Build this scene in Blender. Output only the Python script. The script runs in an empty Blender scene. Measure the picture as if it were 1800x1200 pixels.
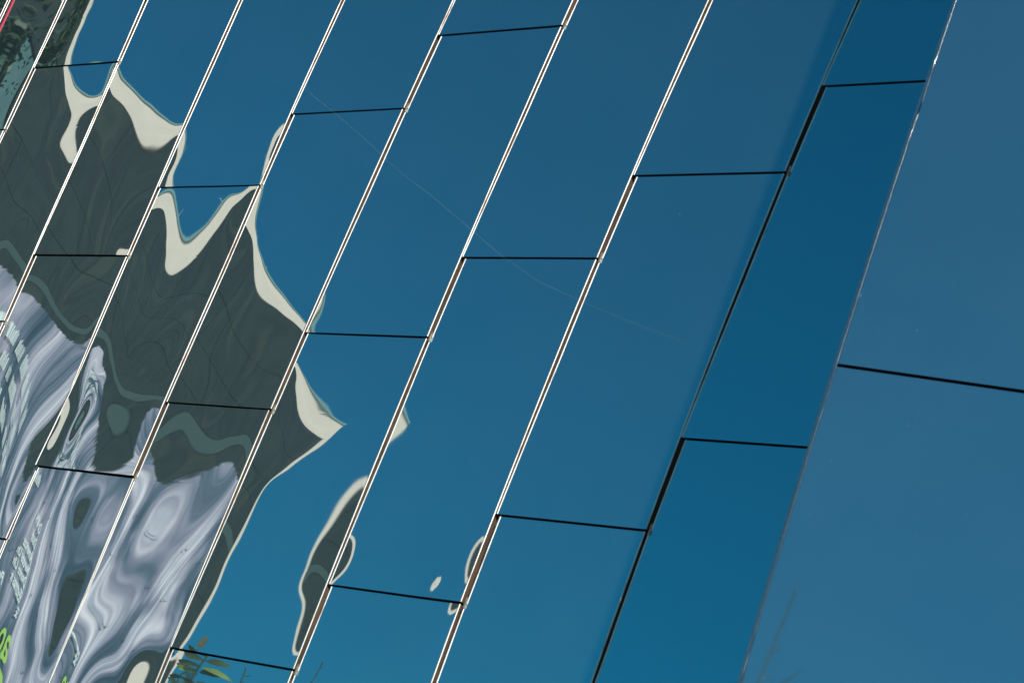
import bpy, bmesh, math, random
import numpy as np
from mathutils import Vector, Matrix

random.seed(7)
rng = np.random.RandomState(11)
S = bpy.context.scene
COL = S.collection

# ------------------------------------------------------------------ survey data
# wall frame used below: x along the mirror wall, y up, z out of the wall; ground lies GY below the frame's origin
LINES = {1: [0.0, 0.00816, -2.40031], 2: [0.0, 0.03921, -1.78993], 3: [0.01442, 0.0334, -1.19165], 4: [0.01569, 0.01298, -0.60379], 5: [0.01668, -0.0119, -0.02336], 6: [0.02093, -0.00067, 0.58098], 7: [0.03107, -0.00035, 1.18119], 8: [0.03159, -0.00056, 1.78589], 9: [0.02462, 0.07983, 2.22045]}
WARP = {
    (1, -2.0): [
        118, 96, 74, 48, 12, -36, -97, -172, -261, -365, -487, -627, -788, -973, -1183, -1418, -1676, -1952, -2234, -2503, -2732, -2892, -2965, -2941, -2819, -2621, -2378, -2111, -1831,
        111, 90, 70, 46, 13, -27, -76, -131, -192, -262, -342, -437, -551, -688, -851, -1043, -1262, -1509, -1775, -2042, -2274, -2428, -2488, -2439, -2266, -2010, -1724, -1439, -1157,
        129, 106, 86, 64, 34, -4, -46, -91, -134, -175, -216, -263, -320, -396, -495, -623, -785, -986, -1230, -1508, -1772, -1921, -1974, -1930, -1676, -1328, -985, -695, -434,
        179, 151, 130, 109, 83, 51, 14, -24, -56, -79, -91, -96, -98, -105, -124, -160, -221, -318, -473, -719, -1042, -1142, -1164, -1267, -906, -491, -139, 86, 272,
        256, 220, 194, 175, 155, 131, 104, 76, 54, 43, 48, 70, 108, 157, 212, 270, 334, 407, 493, 560, 424, 236, 499, 300, 457, 482, 619, 672, 732,
        339, 297, 267, 246, 232, 218, 204, 190, 180, 179, 194, 228, 282, 354, 439, 534, 633, 733, 823, 873, 840, 616, 445, 204, 211, 216, 322, 479, 570,
        398, 359, 329, 309, 298, 292, 289, 289, 293, 304, 325, 360, 411, 475, 548, 622, 685, 723, 712, 625, 436, 102, -350, -699, -747, -661, -533, -310, -116,
        415, 387, 365, 351, 345, 345, 350, 359, 373, 391, 416, 449, 487, 530, 569, 598, 603, 570, 480, 316, 66, -269, -643, -938, -1069, -1071, -990, -853, -707,
        393, 377, 369, 368, 373, 381, 391, 404, 419, 438, 460, 485, 510, 528, 535, 520, 475, 388, 252, 59, -189, -477, -771, -1016, -1172, -1239, -1232, -1178, -1107,
        360, 350, 353, 366, 385, 406, 424, 438, 450, 461, 472, 483, 489, 486, 466, 420, 341, 222, 62, -137, -367, -613, -851, -1055, -1209, -1307, -1355, -1360, -1351,
        352, 337, 341, 362, 394, 429, 458, 478, 488, 488, 482, 470, 453, 426, 383, 315, 216, 82, -88, -285, -501, -718, -921, -1096, -1233, -1332, -1397, -1439, -1474,
        387, 362, 358, 377, 413, 457, 498, 527, 539, 533, 510, 475, 430, 374, 306, 218, 106, -35, -205, -398, -602, -804, -989, -1146, -1270, -1361, -1427, -1480, -1534,
        458, 428, 415, 423, 453, 495, 541, 577, 595, 588, 557, 504, 433, 348, 252, 141, 14, -133, -301, -487, -680, -872, -1047, -1197, -1316, -1404, -1470, -1524, -1582,
    ],
    (1, -1.0): [
        791, 818, 858, 914, 980, 1049, 1116, 1175, 1224, 1261, 1285, 1294, 1287, 1266, 1231, 1188, 1142, 1099, 1066, 1047, 1044, 1056, 1080, 1109, 1136, 1153, 1155, 1138, 1101,
        843, 769, 729, 729, 764, 824, 901, 986, 1075, 1161, 1235, 1293, 1329, 1341, 1331, 1304, 1265, 1223, 1182, 1148, 1121, 1100, 1082, 1063, 1038, 1003, 957, 901, 838,
        975, 734, 575, 502, 494, 537, 617, 726, 855, 993, 1125, 1241, 1330, 1387, 1415, 1416, 1397, 1364, 1323, 1277, 1226, 1169, 1104, 1029, 946, 855, 760, 668, 584,
        1305, 817, 515, 353, 292, 302, 368, 481, 633, 807, 983, 1142, 1269, 1358, 1412, 1435, 1433, 1412, 1378, 1330, 1267, 1187, 1091, 980, 860, 737, 617, 510, 423,
        1938, 1322, 710, 366, 220, 179, 201, 287, 435, 623, 818, 989, 1121, 1211, 1264, 1288, 1292, 1282, 1261, 1228, 1177, 1103, 1008, 899, 782, 667, 560, 470, 400,
        575, 677, 345, 167, 101, 71, 37, 76, 207, 405, 608, 767, 871, 929, 954, 961, 960, 960, 963, 962, 948, 909, 846, 775, 702, 634, 575, 527, 492,
        -931, -543, -397, -312, -228, -218, -291, -304, -178, 73, 316, 454, 515, 530, 521, 508, 502, 513, 542, 582, 609, 617, 603, 595, 592, 594, 598, 603, 606,
        -1824, -1553, -1346, -1147, -937, -774, -690, -905, -827, -457, -109, 2, 41, 45, 34, 27, 35, 62, 104, 153, 103, 179, 274, 355, 427, 491, 547, 593, 625,
        -2483, -2325, -2157, -1950, -1662, -1537, -1484, -1576, -1641, -1427, -986, -778, -601, -500, -438, -384, -316, -225, -97, 102, 127, 86, 112, 162, 230, 303, 373, 434, 478,
        -2879, -2869, -2807, -2631, -2402, -2315, -2496, -2823, -2877, -2649, -2113, -1615, -1252, -1035, -869, -716, -564, -405, -237, -57, 54, 57, -23, -39, -14, 30, 80, 130, 172,
        -2910, -3068, -3219, -3220, -3150, -2967, -3292, -3607, -3753, -3617, -3275, -2681, -2114, -1703, -1361, -1063, -804, -580, -392, -238, -120, -37, -129, -221, -262, -271, -260, -234, -200,
        -2739, -2964, -3243, -3455, -3557, -3387, -3652, -4022, -4282, -4326, -4213, -3809, -3143, -2506, -1955, -1495, -1123, -830, -611, -453, -345, -274, -290, -391, -472, -522, -543, -537, -511,
        -2625, -2866, -3110, -3298, -3407, -3505, -3803, -4206, -4536, -4690, -4640, -4336, -3796, -3170, -2561, -2022, -1575, -1224, -962, -776, -652, -576, -548, -580, -627, -666, -686, -684, -662,
    ],
    (2, -1.25): [
        90, 79, 64, 40, 3, -42, -92, -146, -214, -322, -445, -589, -696, -792, -877, -947, -996, -1015, -994, -926, -810, -654, -471, -281, -103, 46, 159, 235, 284,
        155, 145, 124, 90, 46, -3, -50, -86, -97, -100, -157, -349, -517, -672, -791, -877, -931, -950, -928, -861, -749, -599, -421, -233, -50, 113, 247, 350, 427,
        208, 203, 192, 170, 139, 102, 64, 27, -18, -81, -106, -271, -492, -660, -757, -813, -837, -833, -802, -744, -655, -539, -396, -233, -58, 118, 285, 434, 560,
        247, 253, 263, 269, 264, 240, 194, 126, 40, -35, -80, -173, -387, -571, -679, -724, -727, -707, -675, -633, -577, -501, -396, -259, -92, 98, 297, 491, 666,
        300, 314, 343, 374, 390, 378, 330, 248, 144, 41, -31, -74, -208, -400, -565, -625, -634, -623, -608, -588, -557, -504, -416, -287, -116, 88, 312, 537, 747,
        396, 408, 437, 468, 484, 472, 426, 349, 254, 159, 79, 9, -86, -219, -395, -503, -563, -602, -625, -631, -611, -558, -462, -319, -132, 91, 333, 581, 820,
        540, 536, 541, 546, 541, 519, 477, 419, 351, 280, 208, 129, 34, -91, -251, -408, -538, -641, -713, -745, -732, -671, -559, -398, -189, 58, 331, 615, 899,
        705, 677, 650, 622, 593, 563, 533, 502, 471, 436, 392, 330, 233, 65, -141, -362, -563, -725, -844, -905, -908, -856, -750, -588, -366, -86, 244, 599, 961,
        854, 807, 759, 716, 683, 661, 649, 643, 635, 618, 584, 522, 417, 240, 1, -287, -585, -834, -996, -1088, -1127, -1119, -1061, -938, -732, -423, -14, 446, 908,
        971, 919, 873, 842, 828, 828, 837, 844, 841, 818, 770, 693, 583, 434, 235, -66, -480, -855, -1088, -1239, -1351, -1432, -1472, -1447, -1322, -1054, -595, -15, 540,
        1069, 1025, 998, 993, 1007, 1032, 1058, 1072, 1067, 1036, 977, 891, 779, 645, 480, 203, -323, -745, -1051, -1301, -1526, -1730, -1903, -2025, -2074, -2018, -1780, -1140, -461,
        1179, 1146, 1135, 1147, 1177, 1216, 1255, 1283, 1294, 1282, 1246, 1182, 1085, 948, 793, 662, 84, -389, -826, -1230, -1605, -1949, -2254, -2506, -2685, -2764, -2745, -2484, -1997,
        1321, 1292, 1280, 1287, 1312, 1353, 1404, 1459, 1514, 1563, 1605, 1641, 1672, 1704, 1720, 1606, 1034, 302, -404, -1037, -1599, -2100, -2554, -2966, -3334, -3642, -3847, -3828, -3588,
    ],
    (2, -0.25): [
        -367, -328, -259, -202, -244, -284, -288, -259, -204, -127, -33, 79, 206, 350, 510, 682, 863, 1050, 1237, 1422, 1605, 1790, 1980, 2184, 2405, 2648, 2913, 3194, 3483,
        -785, -765, -690, -563, -640, -678, -645, -582, -498, -397, -282, -155, -13, 147, 328, 529, 749, 983, 1224, 1465, 1700, 1926, 2145, 2359, 2573, 2794, 3026, 3268, 3522,
        -1063, -1059, -992, -801, -868, -907, -838, -758, -661, -550, -431, -305, -171, -22, 147, 343, 567, 816, 1085, 1364, 1643, 1915, 2173, 2416, 2646, 2867, 3085, 3305, 3532,
        -1174, -1167, -1109, -925, -857, -933, -915, -862, -775, -668, -554, -437, -318, -189, -42, 132, 341, 584, 860, 1160, 1472, 1785, 2089, 2377, 2645, 2895, 3131, 3359, 3587,
        -1196, -1172, -1114, -996, -894, -904, -960, -972, -928, -847, -747, -641, -529, -407, -266, -96, 109, 353, 637, 954, 1293, 1643, 1990, 2326, 2642, 2936, 3210, 3470, 3724,
        -1261, -1236, -1191, -1110, -1006, -905, -951, -1076, -1132, -1115, -1058, -974, -867, -735, -572, -375, -138, 140, 458, 809, 1184, 1570, 1957, 2332, 2689, 3023, 3334, 3628, 3915,
        -1401, -1395, -1380, -1341, -1267, -1146, -1038, -1150, -1338, -1431, -1461, -1439, -1361, -1223, -1028, -779, -479, -133, 254, 669, 1101, 1536, 1965, 2377, 2766, 3127, 3459, 3772, 4079,
        -1551, -1565, -1580, -1581, -1552, -1477, -1351, -1280, -1526, -1741, -1912, -2008, -2007, -1895, -1686, -1395, -1034, -611, -137, 368, 881, 1385, 1873, 2337, 2768, 3156, 3502, 3820, 4132,
        -1638, -1668, -1710, -1753, -1781, -1780, -1728, -1606, -1734, -2062, -2406, -2663, -2778, -2728, -2547, -2264, -1890, -1426, -884, -287, 315, 903, 1474, 2024, 2544, 2994, 3366, 3690, 4004,
        -1651, -1690, -1754, -1835, -1923, -2001, -2048, -2051, -2139, -2540, -2992, -3376, -3588, -3619, -3529, -3336, -3042, -2625, -2089, -1438, -772, -113, 557, 1233, 1933, 2514, 2945, 3296, 3631,
        -1640, -1678, -1752, -1862, -2005, -2171, -2335, -2432, -2548, -3061, -3583, -4000, -4304, -4463, -4541, -4516, -4389, -4131, -3734, -3196, -2549, -1839, -1063, -272, 745, 1550, 2076, 2503, 2910,
        -1660, -1682, -1740, -1838, -1976, -2159, -2387, -2619, -3070, -3510, -4031, -4596, -5048, -5364, -5644, -5798, -5829, -5726, -5471, -5104, -4627, -4039, -3335, -2615, -1515, -348, 492, 1157, 1744,
        -1735, -1720, -1729, -1757, -1792, -1830, -1880, -2026, -2646, -3540, -4423, -5276, -5990, -6498, -6926, -7247, -7407, -7387, -7197, -6906, -6536, -6074, -5501, -4811, -3812, -2571, -1460, -538, 248,
    ],
    (3, -1.5): [
        -215, -220, -237, -264, -292, -314, -322, -319, -311, -312, -337, -398, -499, -639, -808, -993, -1186, -1386, -1601, -1849, -2152, -2530, -2986, -3487, -3972, -4177, -3840, -3576, -3372,
        -136, -179, -230, -281, -322, -347, -357, -357, -359, -377, -421, -497, -600, -722, -851, -977, -1098, -1219, -1355, -1522, -1738, -2012, -2340, -2660, -3078, -3427, -3123, -3021, -2942,
        13, -60, -130, -189, -233, -260, -278, -296, -327, -381, -459, -557, -666, -773, -870, -952, -1026, -1104, -1200, -1328, -1494, -1699, -1954, -2324, -2585, -2679, -2772, -2934, -2931,
        208, 119, 42, -17, -58, -88, -117, -159, -221, -307, -413, -528, -641, -741, -825, -897, -968, -1053, -1167, -1320, -1517, -1764, -2081, -2514, -2972, -3626, -3284, -3243, -3230,
        424, 334, 259, 202, 159, 120, 75, 14, -67, -168, -281, -396, -506, -605, -699, -794, -904, -1041, -1214, -1427, -1680, -1977, -2323, -2722, -3133, -3502, -3546, -3581, -3638,
        642, 564, 496, 438, 386, 332, 270, 196, 110, 16, -82, -180, -278, -380, -496, -634, -804, -1010, -1251, -1522, -1817, -2132, -2464, -2808, -3144, -3436, -3633, -3803, -3982,
        843, 786, 730, 672, 609, 539, 464, 386, 307, 232, 160, 86, 4, -100, -237, -415, -637, -900, -1195, -1509, -1833, -2158, -2483, -2807, -3122, -3422, -3703, -3979, -4259,
        1010, 978, 937, 885, 821, 747, 671, 597, 533, 477, 428, 374, 304, 202, 57, -138, -383, -671, -991, -1333, -1685, -2040, -2395, -2752, -3096, -3440, -3792, -4143, -4489,
        1139, 1128, 1106, 1069, 1018, 959, 897, 840, 792, 751, 714, 670, 607, 513, 380, 201, -25, -298, -615, -973, -1365, -1779, -2208, -2674, -3072, -3467, -3894, -4305, -4688,
        1247, 1249, 1243, 1228, 1204, 1174, 1140, 1107, 1077, 1047, 1016, 977, 925, 853, 756, 628, 461, 244, -37, -399, -850, -1369, -1895, -2626, -3061, -3490, -4011, -4453, -4840,
        1362, 1371, 1381, 1389, 1394, 1396, 1394, 1387, 1375, 1360, 1340, 1317, 1291, 1262, 1227, 1181, 1112, 999, 809, 496, 5, -708, -1474, -2462, -3196, -3703, -4164, -4490, -4827,
        1511, 1530, 1554, 1581, 1609, 1635, 1656, 1672, 1682, 1690, 1698, 1712, 1737, 1775, 1827, 1888, 1950, 1994, 1995, 1918, 1710, 1282, 483, -615, -1561, -2663, -3402, -3853, -4288,
        1690, 1728, 1770, 1813, 1855, 1895, 1931, 1966, 2003, 2047, 2103, 2178, 2276, 2400, 2551, 2728, 2926, 3136, 3343, 3520, 3618, 3544, 3140, 2305, 1390, 48, -1264, -2263, -3068,
    ],
    (3, -0.5): [
        21, 331, 635, 662, 508, 345, 205, 79, -46, -179, -323, -472, -617, -743, -832, -852, -749, -425, 240, 1346, 2863, 4526, 5959, 7407, 9043, 10936, 12702, 14087, 15287,
        -869, -704, -418, -303, -326, -267, -211, -182, -193, -248, -344, -473, -623, -781, -942, -1106, -1272, -1347, -1183, -559, 686, 2403, 3558, 4823, 6346, 8528, 10472, 11630, 12624,
        -1315, -1122, -887, -700, -719, -626, -520, -425, -369, -356, -394, -474, -584, -712, -854, -1028, -1340, -1750, -2084, -2376, -2312, -1273, 653, 2179, 3826, 5584, 7336, 8411, 9447,
        -1433, -1296, -1052, -845, -796, -810, -775, -688, -617, -552, -531, -554, -610, -687, -782, -889, -1112, -1438, -1561, -1950, -2600, -3496, -2860, -1594, -91, 1862, 3913, 5301, 6663,
        -1509, -1432, -1321, -1238, -1160, -1136, -1152, -1113, -1016, -869, -797, -777, -796, -830, -865, -903, -1127, -1444, -1662, -1385, -1048, -764, -29, 1497, 2633, 3474, 4626, 5438, 6309,
        -1682, -1682, -1694, -1736, -1751, -1750, -1774, -1705, -1605, -1390, -1234, -1194, -1221, -1285, -1377, -1503, -1680, -1430, -1120, -1207, -771, 105, 974, 1944, 2926, 3887, 4806, 5601, 6420,
        -1851, -1943, -2074, -2243, -2404, -2495, -2512, -2488, -2429, -2202, -1909, -1794, -1782, -1828, -1911, -2005, -2045, -1819, -1372, -559, -114, 525, 1457, 2186, 2817, 3562, 4363, 5278, 6248,
        -1920, -2089, -2321, -2615, -2880, -3067, -3198, -3185, -3081, -2873, -2658, -2419, -2262, -2175, -2125, -2070, -1948, -1671, -1169, -234, 482, 880, 1471, 2048, 2600, 3230, 3890, 4684, 5637,
        -1836, -2013, -2362, -2836, -3217, -3438, -3553, -3519, -3399, -3175, -2894, -2614, -2359, -2131, -1913, -1671, -1361, -930, -342, 385, 968, 1139, 1404, 1779, 2218, 2733, 3348, 4111, 4943,
        -1668, -1625, -2168, -2750, -3040, -3214, -3312, -3319, -3239, -3052, -2785, -2465, -2120, -1765, -1402, -1022, -607, -138, 386, 915, 1299, 1289, 1372, 1578, 1917, 2365, 2949, 3670, 4400,
        -1727, -1374, -1559, -1778, -2093, -2387, -2619, -2756, -2770, -2649, -2409, -2074, -1675, -1241, -794, -345, 101, 544, 972, 1357, 1647, 1514, 1466, 1527, 1783, 2171, 2702, 3308, 3930,
        35, 437, 310, -210, -749, -1244, -1643, -1914, -2034, -1998, -1818, -1520, -1136, -700, -240, 223, 674, 1104, 1501, 1853, 2163, 2130, 2013, 1936, 1986, 2186, 2597, 3063, 3549,
        1838, 1949, 1743, 1214, 583, -21, -526, -894, -1108, -1166, -1081, -875, -574, -203, 214, 658, 1114, 1569, 2005, 2399, 2708, 2811, 2740, 2606, 2508, 2500, 2656, 2923, 3249,
    ],
    (3, 0.5): [
        5254, 5103, 4949, 4795, 4645, 4500, 4358, 4211, 4051, 3872, 3670, 3448, 3214, 2978, 2751, 2543, 2360, 2206, 2080, 1974, 1878, 1779, 1664, 1523, 1352, 1151, 930, 698, 469,
        5040, 4916, 4794, 4670, 4541, 4407, 4264, 4103, 3919, 3707, 3470, 3223, 2982, 2758, 2561, 2390, 2245, 2117, 1996, 1872, 1734, 1574, 1389, 1179, 951, 715, 483, 265, 71,
        4734, 4665, 4593, 4503, 4388, 4247, 4086, 3905, 3706, 3475, 3220, 2968, 2740, 2547, 2389, 2256, 2136, 2016, 1885, 1733, 1556, 1354, 1130, 892, 650, 416, 199, 4, -165,
        4308, 4302, 4281, 4219, 4102, 3931, 3725, 3528, 3363, 3153, 2917, 2688, 2492, 2337, 2212, 2096, 1976, 1841, 1685, 1507, 1311, 1102, 885, 668, 456, 252, 59, -121, -289,
        3735, 3779, 3801, 3772, 3667, 3493, 3287, 3097, 2935, 2745, 2555, 2356, 2188, 2069, 1962, 1844, 1704, 1542, 1363, 1173, 983, 798, 620, 450, 283, 115, -58, -237, -419,
        2955, 3023, 3084, 3101, 3025, 2858, 2667, 2499, 2356, 2208, 2097, 1909, 1761, 1680, 1578, 1445, 1284, 1106, 921, 740, 571, 418, 277, 143, 8, -137, -296, -469, -650,
        1890, 1940, 2019, 2096, 2059, 1904, 1751, 1641, 1566, 1507, 1451, 1329, 1234, 1154, 1034, 886, 723, 554, 387, 228, 78, -61, -193, -321, -451, -585, -725, -867, -1005,
        534, 480, 442, 429, 411, 464, 457, 469, 498, 542, 556, 519, 466, 393, 294, 173, 42, -88, -218, -353, -495, -643, -792, -937, -1073, -1195, -1296, -1375, -1430,
        -857, -962, -1053, -1142, -1257, -1249, -1161, -1010, -897, -749, -643, -593, -569, -575, -601, -664, -741, -809, -892, -1004, -1143, -1302, -1468, -1622, -1751, -1842, -1887, -1887, -1848,
        -2159, -2284, -2419, -2592, -2714, -2728, -2644, -2520, -2378, -2236, -2130, -2016, -1905, -1772, -1653, -1632, -1638, -1614, -1645, -1727, -1849, -1993, -2139, -2267, -2358, -2398, -2383, -2316, -2209,
        -3304, -3425, -3565, -3713, -3805, -3828, -3794, -3727, -3636, -3563, -3540, -3473, -3347, -3176, -3002, -2783, -2552, -2477, -2489, -2531, -2594, -2671, -2745, -2801, -2824, -2806, -2745, -2644, -2512,
        -4279, -4388, -4511, -4635, -4732, -4790, -4815, -4822, -4827, -4847, -4854, -4780, -4671, -4552, -4415, -4229, -3991, -3766, -3579, -3450, -3368, -3314, -3271, -3228, -3173, -3102, -3012, -2903, -2775,
        -5183, -5302, -5426, -5543, -5638, -5703, -5746, -5777, -5809, -5844, -5861, -5831, -5758, -5633, -5433, -5189, -4952, -4736, -4508, -4286, -4084, -3905, -3748, -3608, -3483, -3366, -3253, -3136, -3008,
    ],
    (4, -0.75): [
        558, 455, 327, 146, -115, -478, -953, -1506, -1982, -2249, -2405, -2524, -2669, -2840, -2952, -2987, -2951, -2861, -2738, -2603, -2474, -2366, -2292, -2257, -2264, -2306, -2376, -2459, -2539,
        1001, 934, 858, 757, 610, 394, 78, -384, -921, -1240, -1452, -1601, -1811, -2120, -2307, -2392, -2397, -2349, -2274, -2195, -2132, -2093, -2085, -2104, -2144, -2195, -2245, -2283, -2301,
        1325, 1276, 1230, 1179, 1114, 1020, 874, 614, 164, -231, -515, -667, -801, -1220, -1531, -1710, -1786, -1807, -1805, -1804, -1820, -1856, -1909, -1970, -2027, -2069, -2085, -2071, -2030,
        1528, 1467, 1409, 1352, 1286, 1198, 1064, 849, 541, 228, -21, -128, -39, -153, -610, -948, -1145, -1279, -1375, -1473, -1574, -1675, -1769, -1845, -1894, -1909, -1887, -1833, -1756,
        1639, 1540, 1440, 1339, 1234, 1118, 978, 800, 584, 357, 150, -6, -79, -25, -136, -351, -598, -841, -1033, -1232, -1409, -1552, -1657, -1719, -1739, -1719, -1668, -1597, -1522,
        1689, 1544, 1393, 1244, 1101, 966, 836, 708, 581, 459, 353, 274, 231, 211, 92, -90, -316, -591, -844, -1104, -1312, -1463, -1553, -1587, -1573, -1526, -1464, -1404, -1363,
        1696, 1516, 1333, 1159, 1003, 873, 771, 697, 643, 604, 572, 541, 498, 425, 287, 103, -127, -384, -667, -956, -1184, -1340, -1421, -1437, -1408, -1357, -1309, -1284, -1296,
        1672, 1485, 1305, 1142, 1008, 908, 843, 810, 798, 796, 788, 762, 704, 602, 449, 255, 37, -169, -406, -698, -953, -1134, -1232, -1261, -1247, -1222, -1212, -1236, -1304,
        1638, 1476, 1333, 1216, 1129, 1073, 1041, 1028, 1021, 1008, 979, 924, 836, 714, 561, 390, 219, 69, -66, -283, -586, -834, -978, -1046, -1076, -1101, -1146, -1225, -1343,
        1625, 1512, 1427, 1369, 1334, 1315, 1302, 1284, 1251, 1199, 1122, 1021, 900, 766, 625, 491, 375, 288, 233, 170, -132, -472, -661, -775, -862, -952, -1061, -1195, -1353,
        1661, 1606, 1576, 1566, 1564, 1560, 1541, 1498, 1425, 1324, 1199, 1060, 918, 784, 669, 580, 522, 498, 514, 590, 497, 54, -208, -398, -569, -739, -915, -1097, -1281,
        1752, 1747, 1754, 1762, 1762, 1742, 1694, 1612, 1498, 1359, 1205, 1051, 912, 800, 724, 687, 690, 727, 793, 893, 973, 686, 358, 59, -215, -466, -699, -911, -1103,
        1872, 1902, 1920, 1917, 1888, 1827, 1733, 1610, 1463, 1305, 1149, 1009, 898, 828, 803, 824, 887, 983, 1100, 1211, 1246, 1065, 764, 429, 105, -188, -441, -652, -824,
    ],
    (4, 0.25): [
        371, 344, 347, 379, 404, 296, 120, 31, 29, 56, 87, 120, 160, 208, 256, 290, 288, 236, 125, -44, -257, -496, -737, -958, -1145, -1291, -1398, -1476, -1539,
        455, 341, 229, 153, 199, 32, -229, -236, -82, 77, 216, 339, 445, 523, 554, 523, 419, 249, 29, -210, -438, -626, -759, -838, -877, -905, -954, -1049, -1204,
        554, 330, 44, -165, -355, -507, -567, -440, -162, 58, 254, 432, 580, 673, 686, 604, 430, 189, -78, -321, -499, -583, -573, -492, -383, -302, -299, -411, -645,
        707, 382, 22, -281, -517, -743, -779, -589, -261, -4, 193, 364, 506, 592, 594, 500, 318, 80, -164, -361, -468, -463, -355, -176, 20, 170, 217, 124, -118,
        967, 617, 206, -176, -530, -782, -876, -722, -414, -132, 16, 142, 256, 338, 360, 307, 181, 7, -175, -319, -390, -369, -265, -102, 83, 243, 326, 290, 120,
        1126, 780, 370, -113, -487, -676, -772, -709, -580, -402, -282, -168, -50, 62, 142, 169, 133, 41, -83, -205, -295, -339, -342, -315, -242, -138, -49, -23, -93,
        1092, 737, 400, 22, -307, -501, -627, -673, -673, -591, -496, -380, -237, -79, 68, 173, 211, 174, 73, -65, -204, -331, -480, -682, -804, -814, -774, -743, -765,
        1202, 872, 577, 283, 20, -224, -409, -572, -629, -594, -506, -377, -212, -26, 154, 289, 348, 314, 192, 14, -169, -311, -527, -985, -1341, -1511, -1600, -1662, -1737,
        1643, 1344, 1068, 803, 454, 212, -60, -259, -342, -333, -264, -150, -5, 156, 307, 414, 442, 375, 208, -35, -295, -451, -712, -1197, -1632, -2009, -2306, -2544, -2752,
        2401, 2101, 1776, 1534, 1262, 895, 596, 347, 189, 134, 144, 193, 263, 342, 421, 469, 456, 371, 200, -55, -370, -672, -1179, -1747, -2140, -2524, -2901, -3248, -3553,
        3399, 3182, 2942, 2642, 2209, 1760, 1394, 1094, 807, 650, 560, 509, 479, 463, 472, 471, 442, 371, 241, 35, -282, -777, -1557, -2138, -2527, -2889, -3254, -3603, -3911,
        4209, 4008, 3779, 3460, 2956, 2453, 2039, 1676, 1322, 1049, 845, 700, 606, 552, 507, 461, 422, 372, 288, 135, -148, -694, -1493, -2128, -2591, -2958, -3269, -3534, -3753,
        4741, 4498, 4226, 3881, 3434, 2952, 2485, 2038, 1616, 1248, 949, 727, 585, 509, 469, 447, 429, 386, 280, 66, -303, -864, -1546, -2152, -2602, -2902, -3085, -3192, -3264,
    ],
    (5, -1.0): [
        -588, -663, -719, -743, -733, -693, -639, -590, -562, -568, -608, -676, -757, -838, -909, -969, -1030, -1110, -1234, -1422, -1692, -2053, -2500, -2999, -3412, -3530, -3449, -3301, -3191,
        -543, -622, -675, -694, -678, -637, -588, -550, -538, -560, -614, -689, -770, -843, -899, -938, -969, -1007, -1068, -1166, -1308, -1496, -1731, -2042, -2465, -2725, -2812, -2744, -2705,
        -437, -498, -537, -549, -535, -506, -476, -459, -466, -499, -556, -624, -693, -750, -792, -819, -837, -857, -888, -935, -1001, -1087, -1202, -1375, -1657, -1928, -2134, -2250, -2342,
        -285, -316, -337, -345, -341, -331, -324, -326, -344, -378, -422, -472, -520, -561, -594, -620, -644, -670, -701, -739, -786, -848, -935, -1068, -1262, -1483, -1698, -1891, -2072,
        -133, -139, -149, -159, -168, -175, -184, -195, -211, -231, -254, -277, -301, -324, -350, -379, -414, -455, -502, -553, -610, -678, -767, -889, -1051, -1244, -1452, -1660, -1863,
        -61, -58, -65, -78, -92, -104, -112, -116, -116, -113, -107, -101, -97, -100, -112, -136, -173, -223, -282, -349, -424, -510, -612, -739, -891, -1067, -1256, -1448, -1632,
        -135, -135, -139, -144, -144, -139, -127, -108, -84, -54, -21, 15, 47, 72, 85, 80, 55, 10, -53, -132, -224, -328, -446, -577, -721, -876, -1036, -1194, -1342,
        -353, -352, -339, -313, -278, -237, -193, -149, -102, -53, 1, 59, 119, 174, 217, 239, 234, 200, 137, 51, -54, -170, -292, -417, -544, -669, -792, -911, -1026,
        -622, -599, -548, -477, -397, -319, -250, -192, -140, -88, -29, 41, 118, 196, 262, 303, 312, 284, 220, 130, 24, -88, -198, -300, -393, -481, -567, -654, -745,
        -795, -733, -636, -522, -413, -321, -255, -211, -179, -144, -97, -32, 47, 129, 198, 240, 246, 214, 149, 65, -26, -112, -186, -246, -297, -346, -401, -467, -544,
        -758, -659, -534, -411, -311, -247, -219, -217, -223, -220, -195, -147, -84, -18, 31, 53, 42, 0, -59, -122, -176, -212, -232, -241, -250, -270, -307, -364, -433,
        -505, -396, -286, -200, -154, -152, -185, -235, -280, -305, -301, -274, -235, -201, -186, -197, -230, -276, -318, -343, -342, -319, -282, -247, -230, -239, -277, -335, -399,
        -146, -67, -13, 0, -32, -101, -188, -271, -334, -365, -369, -356, -342, -344, -367, -409, -459, -499, -514, -494, -441, -369, -296, -243, -224, -245, -298, -364, -423,
    ],
    (5, 0.0): [
        2495, 2649, 2728, 2509, 1191, 254, 20, -57, 28, 202, 415, 648, 896, 1144, 1338, 1467, 1555, 1610, 1644, 1671, 1715, 1770, 1846, 1959, 2062, 2161, 2260, 2377, 2489,
        1331, 1481, 1675, 2051, 1320, 763, 337, 84, 110, 224, 365, 536, 754, 1043, 1213, 1269, 1300, 1292, 1272, 1245, 1266, 1294, 1343, 1493, 1600, 1711, 1811, 1943, 2006,
        270, 401, 573, 961, 946, 372, 209, 179, 189, 278, 356, 467, 610, 1066, 1141, 1094, 1035, 961, 893, 922, 919, 921, 968, 985, 1063, 1158, 1217, 1257, 1262,
        -387, -214, -26, 173, 186, 121, 20, 8, 107, 223, 364, 598, 641, 868, 803, 672, 560, 465, 341, 301, 281, 301, 373, 381, 421, 465, 538, 527, 501,
        -691, -507, -335, -195, -131, -113, -187, -217, -41, 141, 193, 326, 363, 305, -26, -106, -115, -153, -191, -272, -307, -306, -277, -214, -160, -122, -90, -93, -114,
        -721, -557, -418, -318, -268, -263, -299, -326, -203, 59, 114, 127, 2, -113, -352, -482, -548, -600, -649, -705, -739, -747, -732, -699, -664, -632, -603, -583, -567,
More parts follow.
